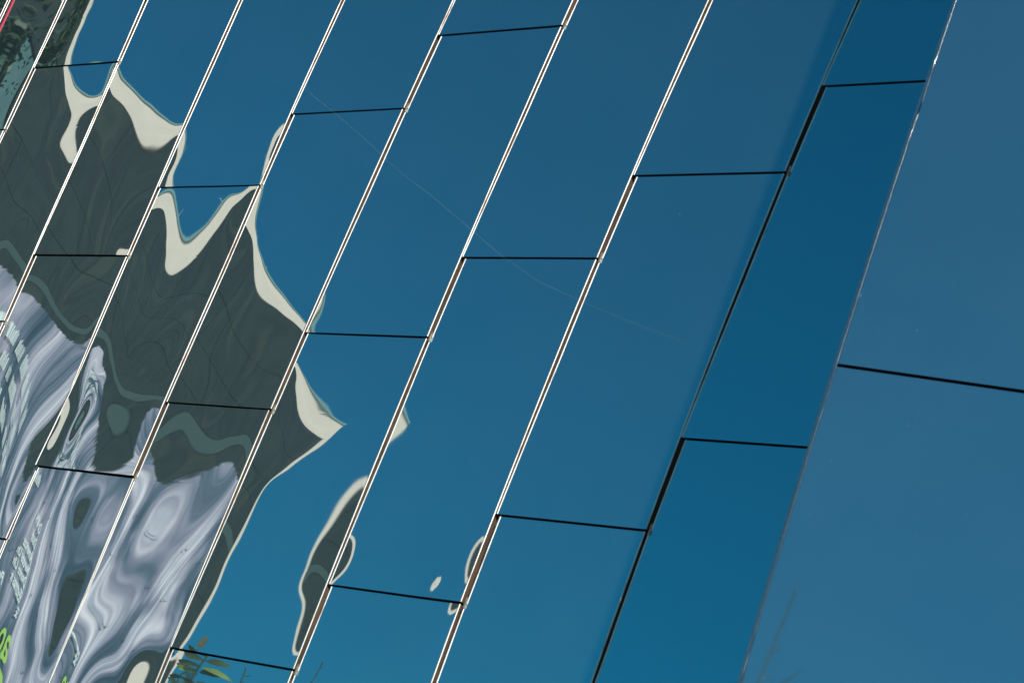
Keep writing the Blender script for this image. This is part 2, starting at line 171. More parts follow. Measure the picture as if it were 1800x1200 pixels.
        -595, -475, -379, -315, -287, -288, -303, -294, -174, -51, 2, -107, -383, -514, -652, -761, -842, -911, -972, -1024, -1059, -1066, -1057, -1044, -1024, -989, -936, -876, -813,
        -449, -377, -317, -273, -250, -248, -262, -260, -49, -52, -103, -220, -464, -662, -812, -915, -998, -1082, -1155, -1215, -1268, -1252, -1223, -1220, -1213, -1164, -1074, -976, -879,
        -371, -332, -283, -228, -168, -102, -23, 60, 42, -237, -330, -434, -586, -736, -857, -922, -989, -1107, -1186, -1255, -1397, -1340, -1237, -1257, -1292, -1229, -1092, -971, -871,
        -357, -330, -277, -205, -121, -37, 33, 61, 1, -150, -264, -366, -480, -589, -679, -747, -827, -920, -1032, -1092, -1299, -1253, -1217, -1262, -1372, -1289, -1073, -966, -912,
        -330, -297, -234, -146, -46, 52, 130, 168, 153, 93, 25, -46, -136, -237, -301, -360, -406, -449, -445, -494, -630, -700, -904, -1057, -1123, -1238, -1263, -1124, -1105,
        -209, -171, -103, -10, 99, 213, 317, 396, 440, 448, 429, 387, 333, 327, 297, 306, 278, 216, 194, 173, 130, 63, -143, -369, -497, -592, -647, -963, -1170,
        13, 43, 95, 174, 278, 399, 525, 644, 743, 819, 874, 921, 980, 1059, 1066, 1025, 946, 871, 830, 809, 779, 712, 579, 436, 341, 275, -73, -626, -1007,
    ],
    (5, 1.0): [
        4486, 4258, 3477, 2902, 2733, 2556, 2348, 2131, 1926, 1745, 1592, 1466, 1358, 1258, 1158, 1050, 935, 818, 705, 605, 526, 467, 426, 395, 365, 330, 284, 230, 172,
        2510, 2462, 2485, 2684, 2598, 2366, 2122, 1896, 1692, 1515, 1364, 1237, 1131, 1037, 950, 864, 778, 693, 611, 537, 471, 415, 366, 322, 279, 237, 195, 154, 117,
        1937, 1829, 1947, 2086, 1949, 1809, 1682, 1543, 1398, 1254, 1120, 999, 896, 811, 742, 684, 634, 585, 534, 477, 413, 345, 277, 215, 165, 130, 110, 102, 101,
        1223, 1200, 1237, 1189, 1256, 1247, 1216, 1159, 1079, 982, 876, 772, 680, 607, 556, 524, 503, 483, 452, 404, 338, 258, 175, 104, 54, 33, 40, 64, 95,
        749, 728, 726, 722, 751, 777, 794, 792, 765, 713, 642, 564, 493, 437, 403, 387, 382, 374, 353, 310, 244, 165, 83, 16, -25, -34, -13, 27, 72,
        403, 369, 341, 329, 353, 398, 441, 470, 475, 457, 420, 374, 330, 297, 277, 270, 267, 260, 239, 200, 144, 79, 14, -37, -67, -72, -53, -17, 26,
        137, 112, 90, 85, 109, 149, 189, 218, 231, 229, 216, 198, 182, 171, 165, 162, 157, 145, 123, 91, 51, 8, -32, -64, -84, -90, -81, -59, -25,
        -65, -64, -57, -42, -17, 9, 31, 43, 47, 46, 44, 43, 45, 49, 52, 51, 45, 33, 17, -3, -23, -43, -62, -79, -92, -100, -98, -82, -50,
        -213, -191, -163, -133, -107, -86, -75, -72, -74, -77, -78, -78, -75, -72, -70, -70, -72, -74, -76, -76, -76, -77, -82, -89, -97, -102, -96, -76, -36,
        -305, -287, -263, -236, -210, -186, -166, -152, -144, -142, -146, -156, -169, -183, -195, -199, -194, -179, -157, -132, -110, -96, -90, -91, -94, -91, -75, -43, 6,
        -350, -361, -366, -359, -338, -304, -263, -222, -189, -173, -178, -202, -238, -277, -307, -318, -307, -275, -228, -177, -133, -101, -84, -78, -74, -64, -41, -3, 48,
        -371, -418, -457, -475, -463, -423, -362, -296, -241, -211, -213, -244, -294, -348, -390, -406, -390, -346, -282, -211, -147, -98, -67, -50, -40, -28, -7, 25, 67,
        -396, -462, -518, -550, -547, -510, -450, -382, -324, -290, -286, -311, -354, -401, -435, -445, -425, -377, -308, -231, -157, -96, -50, -22, -5, 6, 17, 34, 61,
    ],
    (6, -0.25): [
        -333, -459, -586, -722, -872, -1041, -1231, -1447, -1693, -1980, -2320, -2725, -3191, -3663, -3986, -4112, -4144, -4094, -3984, -3847, -3717, -3645, -3714, -4072, -4419, -4446, -4350, -4170, -4065,
        -195, -288, -386, -497, -623, -765, -921, -1090, -1275, -1483, -1729, -2033, -2422, -2916, -3252, -3503, -3633, -3638, -3583, -3495, -3406, -3350, -3372, -3560, -3541, -3566, -3554, -3462, -3482,
        -54, -103, -166, -248, -349, -466, -593, -726, -865, -1010, -1169, -1355, -1600, -2017, -2432, -2816, -3007, -3087, -3100, -3079, -3053, -3044, -3044, -2948, -2825, -2757, -2832, -2993, -3097,
        129, 116, 82, 24, -55, -150, -255, -366, -482, -605, -743, -907, -1115, -1385, -1632, -1982, -2258, -2440, -2536, -2579, -2596, -2602, -2588, -2508, -2328, -2196, -2243, -2394, -2532,
        362, 366, 344, 297, 231, 151, 62, -34, -141, -261, -401, -567, -764, -989, -1224, -1488, -1726, -1909, -2033, -2108, -2150, -2164, -2144, -2078, -1972, -1894, -1901, -1976, -2069,
        602, 602, 576, 529, 467, 397, 319, 232, 130, 9, -135, -304, -496, -705, -921, -1140, -1342, -1514, -1649, -1750, -1818, -1853, -1847, -1799, -1723, -1657, -1637, -1669, -1714,
        770, 761, 728, 680, 624, 562, 493, 412, 313, 193, 48, -117, -298, -488, -680, -869, -1050, -1217, -1366, -1494, -1595, -1657, -1668, -1623, -1534, -1432, -1369, -1388, -1377,
        813, 803, 778, 744, 704, 658, 601, 526, 429, 309, 169, 15, -146, -309, -471, -631, -790, -950, -1107, -1256, -1384, -1473, -1504, -1464, -1358, -1205, -1022, -1051, -879,
        743, 752, 756, 755, 749, 729, 689, 623, 531, 416, 286, 150, 15, -114, -238, -361, -489, -625, -770, -916, -1050, -1153, -1206, -1200, -1184, -1337, -914, -293, 214,
        635, 678, 726, 771, 804, 816, 797, 747, 666, 565, 455, 347, 248, 160, 80, 4, -77, -165, -260, -358, -447, -511, -514, -399, -113, 270, 970, 1332, 1725,
        580, 659, 745, 827, 892, 929, 930, 898, 840, 767, 692, 625, 573, 535, 508, 489, 475, 466, 466, 482, 518, 583, 714, 1013, 1295, 1715, 2276, 2268, 2568,
        619, 719, 824, 920, 995, 1040, 1054, 1042, 1015, 985, 962, 953, 959, 981, 1017, 1067, 1136, 1236, 1378, 1576, 1841, 2177, 2577, 2955, 3224, 3472, 3844, 4016, 4172,
        721, 824, 924, 1010, 1073, 1112, 1132, 1142, 1154, 1177, 1217, 1275, 1350, 1440, 1546, 1675, 1842, 2065, 2367, 2768, 3278, 3888, 4544, 5102, 5592, 5960, 6134, 6150, 6156,
    ],
    (6, 0.75): [
        -1270, -1331, -1389, -1426, -1427, -1384, -1296, -1168, -1010, -834, -649, -467, -294, -137, -1, 109, 188, 233, 245, 228, 188, 140, 96, 71, 72, 105, 167, 247, 334,
        -1194, -1227, -1259, -1274, -1261, -1215, -1137, -1031, -904, -766, -622, -477, -334, -198, -72, 40, 131, 198, 238, 253, 249, 236, 224, 225, 244, 283, 338, 400, 457,
        -1181, -1161, -1137, -1098, -1042, -969, -885, -796, -709, -625, -544, -464, -380, -290, -192, -89, 13, 107, 190, 259, 313, 358, 398, 437, 478, 518, 552, 574, 578,
        -1197, -1121, -1032, -929, -818, -706, -605, -523, -465, -430, -410, -395, -373, -336, -278, -198, -100, 11, 127, 244, 357, 463, 561, 646, 714, 758, 773, 752, 697,
        -1186, -1064, -924, -771, -616, -473, -356, -274, -231, -222, -237, -261, -281, -283, -260, -207, -127, -22, 102, 239, 384, 529, 667, 787, 879, 931, 935, 889, 796,
        -1104, -952, -784, -606, -431, -276, -153, -72, -32, -27, -47, -77, -105, -119, -111, -79, -22, 60, 164, 286, 422, 566, 706, 830, 925, 979, 983, 934, 841,
        -935, -772, -596, -411, -234, -81, 38, 117, 158, 170, 164, 150, 138, 135, 145, 170, 208, 261, 329, 410, 502, 602, 701, 792, 862, 902, 906, 875, 813,
        -670, -525, -355, -166, 14, 167, 283, 359, 402, 423, 430, 434, 441, 453, 471, 492, 515, 539, 565, 592, 622, 654, 687, 718, 741, 755, 757, 749, 736,
        -260, -189, -31, 176, 373, 533, 648, 722, 764, 784, 795, 803, 812, 824, 836, 844, 843, 833, 813, 785, 751, 715, 681, 652, 629, 617, 617, 633, 666,
        426, 328, 499, 747, 948, 1096, 1193, 1247, 1271, 1275, 1271, 1264, 1255, 1244, 1228, 1200, 1159, 1101, 1028, 943, 853, 763, 682, 616, 570, 550, 557, 594, 660,
        1469, 1354, 1648, 1766, 1883, 1944, 1958, 1942, 1909, 1870, 1829, 1787, 1743, 1693, 1630, 1549, 1449, 1331, 1198, 1058, 921, 797, 695, 621, 580, 573, 599, 656, 737,
        3173, 3596, 3708, 3528, 3325, 3127, 2944, 2779, 2635, 2512, 2407, 2312, 2220, 2121, 2005, 1868, 1708, 1530, 1342, 1157, 989, 849, 746, 684, 662, 677, 721, 786, 865,
        5431, 5486, 5338, 5177, 4823, 4421, 4035, 3691, 3397, 3154, 2953, 2782, 2627, 2472, 2306, 2121, 1917, 1700, 1483, 1279, 1104, 968, 876, 829, 821, 842, 884, 936, 990,
    ],
    (0, -1.75): [
        -279, -332, -355, -351, -328, -295, -262, -237, -221, -213, -209, -204, -195, -183, -169, -157, -151, -152, -161, -175, -189, -199, -202, -198, -190, -180, -175, -178, -191,
        -133, -161, -164, -147, -116, -81, -49, -30, -24, -33, -51, -72, -91, -102, -102, -92, -74, -55, -38, -31, -36, -55, -87, -127, -170, -211, -248, -278, -302,
        126, 117, 119, 130, 145, 159, 166, 160, 136, 95, 39, -23, -82, -129, -156, -159, -141, -110, -78, -58, -59, -87, -141, -213, -291, -363, -417, -451, -465,
        384, 379, 369, 355, 338, 317, 289, 249, 193, 117, 25, -76, -175, -259, -316, -339, -331, -300, -261, -233, -229, -257, -316, -395, -479, -550, -597, -613, -604,
        537, 521, 486, 438, 383, 327, 268, 203, 127, 34, -76, -197, -317, -423, -501, -542, -546, -521, -483, -450, -436, -452, -495, -556, -619, -669, -694, -688, -658,
        550, 513, 450, 370, 286, 205, 131, 60, -15, -100, -198, -309, -424, -528, -609, -658, -670, -652, -617, -579, -552, -546, -560, -589, -623, -648, -655, -640, -606,
        469, 414, 333, 237, 140, 52, -21, -80, -133, -188, -252, -330, -416, -500, -570, -616, -631, -619, -587, -545, -505, -476, -461, -461, -472, -485, -493, -491, -477,
        392, 337, 258, 166, 76, -2, -61, -98, -121, -139, -163, -202, -258, -323, -382, -422, -439, -432, -404, -363, -315, -272, -240, -225, -229, -249, -278, -306, -326,
        413, 379, 326, 260, 193, 135, 96, 79, 81, 92, 96, 80, 34, -34, -101, -144, -166, -168, -152, -120, -78, -35, -3, 9, -5, -44, -99, -161, -214,
        566, 572, 560, 534, 499, 465, 443, 439, 453, 477, 493, 482, 425, 315, 207, 147, 108, 82, 71, 78, 98, 122, 138, 134, 105, 49, -24, -103, -173,
        807, 856, 889, 903, 900, 888, 879, 880, 894, 919, 942, 945, 901, 778, 590, 461, 359, 276, 214, 175, 156, 146, 135, 113, 72, 14, -57, -130, -195,
        1043, 1121, 1186, 1230, 1252, 1259, 1258, 1259, 1268, 1284, 1302, 1309, 1284, 1190, 981, 759, 565, 404, 278, 183, 116, 67, 29, -8, -47, -92, -140, -188, -231,
        1183, 1267, 1342, 1402, 1442, 1464, 1475, 1480, 1485, 1492, 1495, 1482, 1434, 1324, 1137, 913, 690, 488, 315, 174, 64, -19, -78, -118, -146, -166, -183, -201, -222,
    ],
}
CAM_POS = [7.696627, -2.437504, 5.105976]
CAM_RIGHT, CAM_UP, CAM_BACK = [0.643056, 0.3634646, -0.6740716], [-0.0244136, 0.8894789, 0.4563236], [0.7654299, -0.2769851, 0.5808583]
FACADE_CORNER, FACADE_DIR, FACADE_NORMAL = [-48.19125, 13.892244, 33.751257], [0.592013, 0.0, -0.805928], [0.805928, -0.0, 0.592013]
BAY_A, BAY_B, BAY_C = 3.34954, -0.05083, 0.02235
TREE_AT = [-31.668, 10.509, 12.439]

GY = 4.0375
PW = 0.6                      # panel width
PH = 0.6 * 1.745706869467039  # panel height
TURN = math.radians(11.2)     # the corner bay turns away by this much


def V(x, y, z):
    return Vector((x, -z, y + GY))


# ------------------------------------------------------------------ camera
cam = bpy.data.cameras.new('camera')
cam.sensor_width = 36.0
cam.lens = 5500.0 / 1800.0 * 36.0
cam.clip_start = 0.1
cam.clip_end = 3000.0
cam.dof.use_dof = True
cam.dof.focus_distance = 13.0
cam.dof.aperture_fstop = 18.0
cam_ob = bpy.data.objects.new('camera', cam)
COL.objects.link(cam_ob)


def D(v):
    return Vector((v[0], -v[2], v[1]))


mw = Matrix((D(CAM_RIGHT), D(CAM_UP), D(CAM_BACK))).transposed().to_4x4()
mw.translation = V(*CAM_POS)
cam_ob.matrix_world = mw
S.camera = cam_ob

# ------------------------------------------------------------------ sky, sun, exposure
SKY_TINT = (0.11, 0.98, 1.01)
SUN_EL = math.radians(33.0)
SUN_DIR = Vector((0.823, -0.568, 0)).normalized()
SUN_AZ = math.atan2(SUN_DIR.x, SUN_DIR.y)
world = bpy.data.worlds.new('World')
S.world = world
world.use_nodes = True
wn = world.node_tree
wn.nodes.clear()
sky = wn.nodes.new('ShaderNodeTexSky')
sky.sky_type = 'NISHITA'
sky.sun_disc = False
sky.sun_elevation = SUN_EL
sky.sun_rotation = SUN_AZ
sky.altitude = 1500
sky.air_density = 1.0
sky.dust_density = 0.3
sky.ozone_density = 6.0
bg = wn.nodes.new('ShaderNodeBackground')
bg.inputs['Strength'].default_value = 0.06
wo = wn.nodes.new('ShaderNodeOutputWorld')
grade = wn.nodes.new('ShaderNodeMix')      # cool, slightly green clear sky as this lens and film record it
grade.data_type = 'RGBA'
grade.blend_type = 'MULTIPLY'
grade.inputs[0].default_value = 1.0
grade.inputs[7].default_value = (SKY_TINT[0], SKY_TINT[1], SKY_TINT[2], 1)
wn.links.new(sky.outputs[0], grade.inputs[6])
wn.links.new(grade.outputs[2], bg.inputs[0])
wn.links.new(bg.outputs[0], wo.inputs[0])

sun = bpy.data.lights.new('sun', 'SUN')
sun.energy = 4.0
sun.angle = math.radians(0.5)
sun.color = (1.0, 0.94, 0.84)
sun_ob = bpy.data.objects.new('sun', sun)
COL.objects.link(sun_ob)
sd = Vector((SUN_DIR.x * math.cos(SUN_EL), SUN_DIR.y * math.cos(SUN_EL), math.sin(SUN_EL)))
sun_ob.rotation_euler = (-sd).to_track_quat('-Z', 'Y').to_euler()
sun_ob.location = (20, -20, 40)

S.view_settings.view_transform = 'Standard'
S.view_settings.look = 'None'
S.view_settings.gamma = 1.0
S.view_settings.exposure = 0.0
S.view_settings.use_curve_mapping = False
S.cycles.max_bounces = 8
S.cycles.glossy_bounces = 6


# ------------------------------------------------------------------ helpers
def tag(o, label=None, cat=None, group=None, kind=None):
    if label: o['label'] = label
    if cat: o['category'] = cat
    if group: o['group'] = group
    if kind: o['kind'] = kind
    return o


def empty(name, loc=(0, 0, 0)):
    o = bpy.data.objects.new(name, None)
    o.empty_display_size = 0.3
    o.location = loc
    COL.objects.link(o)
    return o


def link(name, me, mats, parent=None):
    o = bpy.data.objects.new(name, me)
    if mats is not None:
        for m in (mats if isinstance(mats, (list, tuple)) else [mats]):
            me.materials.append(m)
    COL.objects.link(o)
    if parent:
        o.parent = parent
        pw = parent.location.copy()
        if parent.parent: pw += parent.parent.location
        o.location = -pw
    return o


def mesh(name, verts, faces, smooth=False, mat_idx=None):
    me = bpy.data.meshes.new(name)
    me.from_pydata([tuple(v) for v in verts], [], faces)
    if smooth:
        me.polygons.foreach_set('use_smooth', [True] * len(me.polygons))
    if mat_idx is not None:
        me.polygons.foreach_set('material_index', mat_idx)
    me.update()
    return me


def box_data(o, ax, ay, az):
    # box from corner o along three edge vectors
    vs = [o + ax * i + ay * j + az * k for k in (0, 1) for j in (0, 1) for i in (0, 1)]
    fs = [(0, 2, 3, 1), (4, 5, 7, 6), (0, 1, 5, 4), (2, 6, 7, 3), (0, 4, 6, 2), (1, 3, 7, 5)]
    if ax.cross(ay).dot(az) < 0:
        fs = [f[::-1] for f in fs]
    return vs, fs


def join(parts):
    V_, F_ = [], []
    for v, f in parts:
        b = len(V_)
        V_ += list(v)
        F_ += [tuple(i + b for i in q) for q in f]
    return V_, F_


def tube(pts, rads, n=8, cap=True):
    vs, fs = [], []
    up = Vector((0.3, 0.2, 1)).normalized()
    for i, p in enumerate(pts):
        t = (pts[min(i + 1, len(pts) - 1)] - pts[max(i - 1, 0)]).normalized()
        a = t.cross(up)
        if a.length < 1e-3: a = t.cross(Vector((1, 0, 0)))
        a.normalize()
        b = t.cross(a)
        for k in range(n):
            an = 2 * math.pi * k / n
            vs.append(p + (a * math.cos(an) + b * math.sin(an)) * rads[i])
    for i in range(len(pts) - 1):
        for k in range(n):
            fs.append((i * n + k, i * n + (k + 1) % n, (i + 1) * n + (k + 1) % n, (i + 1) * n + k))
    if cap:
        fs.append(tuple(range(n)))
        fs.append(tuple(range((len(pts) - 1) * n, len(pts) * n))[::-1])
    return vs, fs


# ------------------------------------------------------------------ materials
def mat(name):
    m = bpy.data.materials.new(name)
    m.use_nodes = True
    nt = m.node_tree
    b = nt.nodes['Principled BSDF']
    return m, nt, b


def noise(nt, scale, detail=3, rough=.5, vec=None, stretch=None):
    tc = nt.nodes.new('ShaderNodeTexCoord')
    src = tc.outputs['Object']
    if stretch:
        mp = nt.nodes.new('ShaderNodeMapping')
        mp.inputs['Scale'].default_value = stretch
        nt.links.new(src, mp.inputs[0])
        src = mp.outputs[0]
    n = nt.nodes.new('ShaderNodeTexNoise')
    n.inputs['Scale'].default_value = scale
    n.inputs['Detail'].default_value = detail
    n.inputs['Roughness'].default_value = rough
    nt.links.new(src, n.inputs['Vector'])
    return n.outputs['Fac']


def ramp(nt, fac, stops):
    r = nt.nodes.new('ShaderNodeValToRGB')
    e = r.color_ramp.elements
    while len(e) < len(stops): e.new(0.5)
    for q, (p, c) in zip(e, stops):
        q.position = p
        q.color = (*c, 1) if len(c) == 3 else c
    nt.links.new(fac, r.inputs[0])
    return r.outputs[0]


def mirror_mat(name, base, rough, dust, speck=0.5):
    m, nt, b = mat(name)
    b.inputs['Metallic'].default_value = 1.0
    b.inputs['Base Color'].default_value = (*base, 1)
    b.inputs['Roughness'].default_value = rough
    d = nt.nodes.new('ShaderNodeBsdfDiffuse')
    d.inputs['Color'].default_value = (.30, .52, .62, 1)
    # thin film of dust, patchy, with a few specks
    f1 = ramp(nt, noise(nt, 2.3, 6, .6), [(.3, (dust * .85,) * 3), (.7, (dust * 1.15,) * 3)])
    f2 = ramp(nt, noise(nt, 70.0, 2, .5), [(.765, (0, 0, 0)), (.80, (speck, speck, speck))])
    ad = nt.nodes.new('ShaderNodeMath')
    ad.operation = 'ADD'
    nt.links.new(f1, ad.inputs[0])
    nt.links.new(f2, ad.inputs[1])
    mx = nt.nodes.new('ShaderNodeMixShader')
    nt.links.new(ad.outputs[0], mx.inputs[0])
    nt.links.new(b.outputs[0], mx.inputs[1])
    nt.links.new(d.outputs[0], mx.inputs[2])
    nt.links.new(mx.outputs[0], nt.nodes['Material Output'].inputs[0])
    return m


def plain(name, col, rough=.6, metal=0.0, var=.25, scale=4.0, stretch=None, bump=0.0):
    m, nt, b = mat(name)
    lo = tuple(c * (1 - var) for c in col)
    hi = tuple(min(1, c * (1 + var)) for c in col)
    c = ramp(nt, noise(nt, scale, 5, .6, stretch=stretch), [(.3, lo), (.7, hi)])
    nt.links.new(c, b.inputs['Base Color'])
    b.inputs['Roughness'].default_value = rough
    b.inputs['Metallic'].default_value = metal
    if bump:
        bp = nt.nodes.new('ShaderNodeBump')
        bp.inputs['Strength'].default_value = bump
        bp.inputs['Distance'].default_value = .02
        nt.links.new(noise(nt, scale * 6, 4, .6, stretch=stretch), bp.inputs['Height'])
        nt.links.new(bp.outputs[0], b.inputs['Normal'])
    return m


M_MIRROR = mirror_mat('polished_metal', (.70, .85, .86), .008, .056)
M_CORNER = mirror_mat('dusty_polished_metal', (.70, .85, .86), .03, .080, 0.3)
M_TRIM = mirror_mat('worn_corner_metal', (.50, .62, .64), .07, .09, 0.0)
M_GLINT = plain('polished_bead', (.27, .32, .34), .15, 1.0, .1, 9)
M_EDGE = plain('satin_aluminium', (.80, .74, .68), .42, 1.0, .0, 9)
_nt = M_EDGE.node_tree
_c = ramp(_nt, noise(_nt, 5.0, 6, .7, stretch=(3, 3, 1)), [(.34, (.50, .36, .30)), (.46, (.84, .77, .70)), (.62, (.93, .90, .86))])
_nt.links.new(_c, _nt.nodes['Principled BSDF'].inputs['Base Color'])
_r = _nt.nodes.new('ShaderNodeMapRange')
_r.inputs['To Min'].default_value = .30
_r.inputs['To Max'].default_value = .56
_nt.links.new(noise(_nt, 11.0, 4, .6), _r.inputs['Value'])
_nt.links.new(_r.outputs[0], _nt.nodes['Principled BSDF'].inputs['Roughness'])
M_EDGE_DARK = plain('oxidised_edge', (.10, .16, .16), .45, .6, .2, 9)
M_GASKET = plain('dark_gasket', (.030, .014, .012), .8, 0, .3, 5)
M_BACK = plain('weathered_backing', (.30, .27, .17), .8, 0, .35, 6)
M_RETURN = plain('return_edge', (.105, .075, .052), .7, 0, .35, 8)
M_CLIP = plain('dull_steel_clip', (.36, .33, .27), .5, .3, .3, 40)
M_BLACK = plain('black_joint', (.006, .007, .008), .8, 0, .2, 5)
M_RED = plain('red_seal', (.55, .02, .06), .5, 0, .1, 5)
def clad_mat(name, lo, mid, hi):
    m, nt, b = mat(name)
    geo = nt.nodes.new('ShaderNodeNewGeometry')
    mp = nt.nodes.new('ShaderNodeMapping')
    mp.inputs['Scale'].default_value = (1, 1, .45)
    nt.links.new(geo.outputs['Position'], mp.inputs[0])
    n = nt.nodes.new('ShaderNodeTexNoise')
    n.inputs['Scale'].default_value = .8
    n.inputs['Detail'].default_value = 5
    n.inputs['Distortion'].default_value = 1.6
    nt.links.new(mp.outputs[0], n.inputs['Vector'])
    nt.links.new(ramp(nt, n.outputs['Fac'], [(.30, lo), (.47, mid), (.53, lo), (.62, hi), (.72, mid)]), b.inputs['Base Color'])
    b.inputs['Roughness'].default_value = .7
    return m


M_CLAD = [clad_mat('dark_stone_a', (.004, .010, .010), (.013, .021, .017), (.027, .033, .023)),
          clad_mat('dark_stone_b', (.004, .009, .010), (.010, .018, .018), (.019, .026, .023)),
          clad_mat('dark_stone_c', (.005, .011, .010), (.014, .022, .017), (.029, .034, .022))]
M_JOINT = plain('stone_joint', (.008, .013, .013), .9, 0, .1, 2)
M_CREAM = plain('cream_render', (.70, .575, .49), .8, 0, .05, .8, stretch=(1, 1, 6))
M_TEAL = plain('teal_flashing', (.20, .33, .32), .6, 0, .08, 2)
M_TEALGLASS = plain('teal_glazing', (.10, .165, .155), .15, 0, .25, .7)
M_BAND = plain('teal_band', (.044, .066, .060), .6, 0, .06, 1)
M_WHITE = plain('white_print', (.80, .82, .78), .7, 0, .04, 3)
M_LIME = plain('lime_print', (.36, .56, .10), .7, 0, .05, 2)
M_SLIT = plain('dark_slit', (.03, .04, .05), .9, 0, .1, 2)
M_BARK = plain('bark', (.09, .07, .05), .9, 0, .35, 14, bump=.4)
M_STEM = plain('green_stem', (.13, .15, .08), .7, 0, .3, 14)
M_LEAF = [plain('leaf_light', (.24, .30, .09), .45, 0, .3, 20), plain('leaf_dark', (.08, .11, .045), .45, 0, .3, 20),
          plain('leaf_dry', (.60, .44, .22), .6, 0, .25, 30)]
M_TREE = [plain('foliage_a', (.035, .065, .022), .5, 0, .35, 3), plain('foliage_b', (.055, .09, .03), .5, 0, .35, 3)]
M_PAVE = plain('paving', (.26, .25, .23), .85, 0, .15, 1.5, bump=.2)
M_ROAD = plain('asphalt', (.05, .05, .05), .9, 0, .2, 2, bump=.3)
M_POLE = plain('white_pole', (.8, .8, .78), .5, 0, .03, 3)

# ------------------------------------------------------------------ warp of each sheet (measured oil-canning)
NA, NB = 10, 26


def bspl(x, n):
    x = np.clip(x, -.05, 1.05) * n
    i = np.clip(np.floor(x).astype(int), 0, n - 1)
    f = x - i
    B = np.zeros((len(x), n + 3))
    r = np.arange(len(x))
    for j, w in enumerate(((1 - f) ** 3 / 6, (3 * f ** 3 - 6 * f ** 2 + 4) / 6, (-3 * f ** 3 + 3 * f ** 2 + 3 * f + 1) / 6, f ** 3 / 6)):
        B[r, i + j] = w
    return B


def coef(key):
    if key in WARP:
        a = np.array(WARP[key], float) * 1e-6   # heights in micrometres
        return a.reshape(NA + 3, NB + 3)
    g = np.zeros((NA + 3, NB + 3))
    I, J = np.meshgrid(np.arange(NA + 3) / NA, np.arange(NB + 3) / NB, indexing='ij')
    for q in range(10):
        fx, fy = rng.uniform(.2, 1.3), rng.uniform(.3, 1.8)
        g += rng.normal() * np.sin(6.283 * (fx * I + rng.choice([-1, 1]) * fy * J) + rng.uniform(0, 6.28)) / (fx * fx + fy * fy) ** .8
    return g / g.std() * 1.0e-4


def line_x(i, v):
    v = np.asarray(v, float)
    vc = np.clip(v, -1.35, 1.35)
    if i in LINES and i < 9:
        a, b, c = LINES[i]
    elif i < 1:
        a, b, c = 0.0, .008, LINES[1][2] - .43 * (1 - i)
    else:
        a, b, c = LINES[8][0], LINES[8][1], LINES[8][2] + PW * (i - 8)
    return a * vc * vc + b * vc + c


def gap(b):
    # distance from the neighbour's edge to this sheet's left edge; wider beside the lap at the top quarter
    b = np.asarray(b, float)
    return np.where(b < .25, .027 - .012 * b, .0185 - .010 * np.clip((b - .55) / .45, 0, 1))


# ------------------------------------------------------------------ the mirror-clad building
tower = empty('mirror_building', (0, .6, 0))
tag(tower, 'tilted wall of staggered polished metal sheets mirroring deep blue sky and a dark building', 'building')



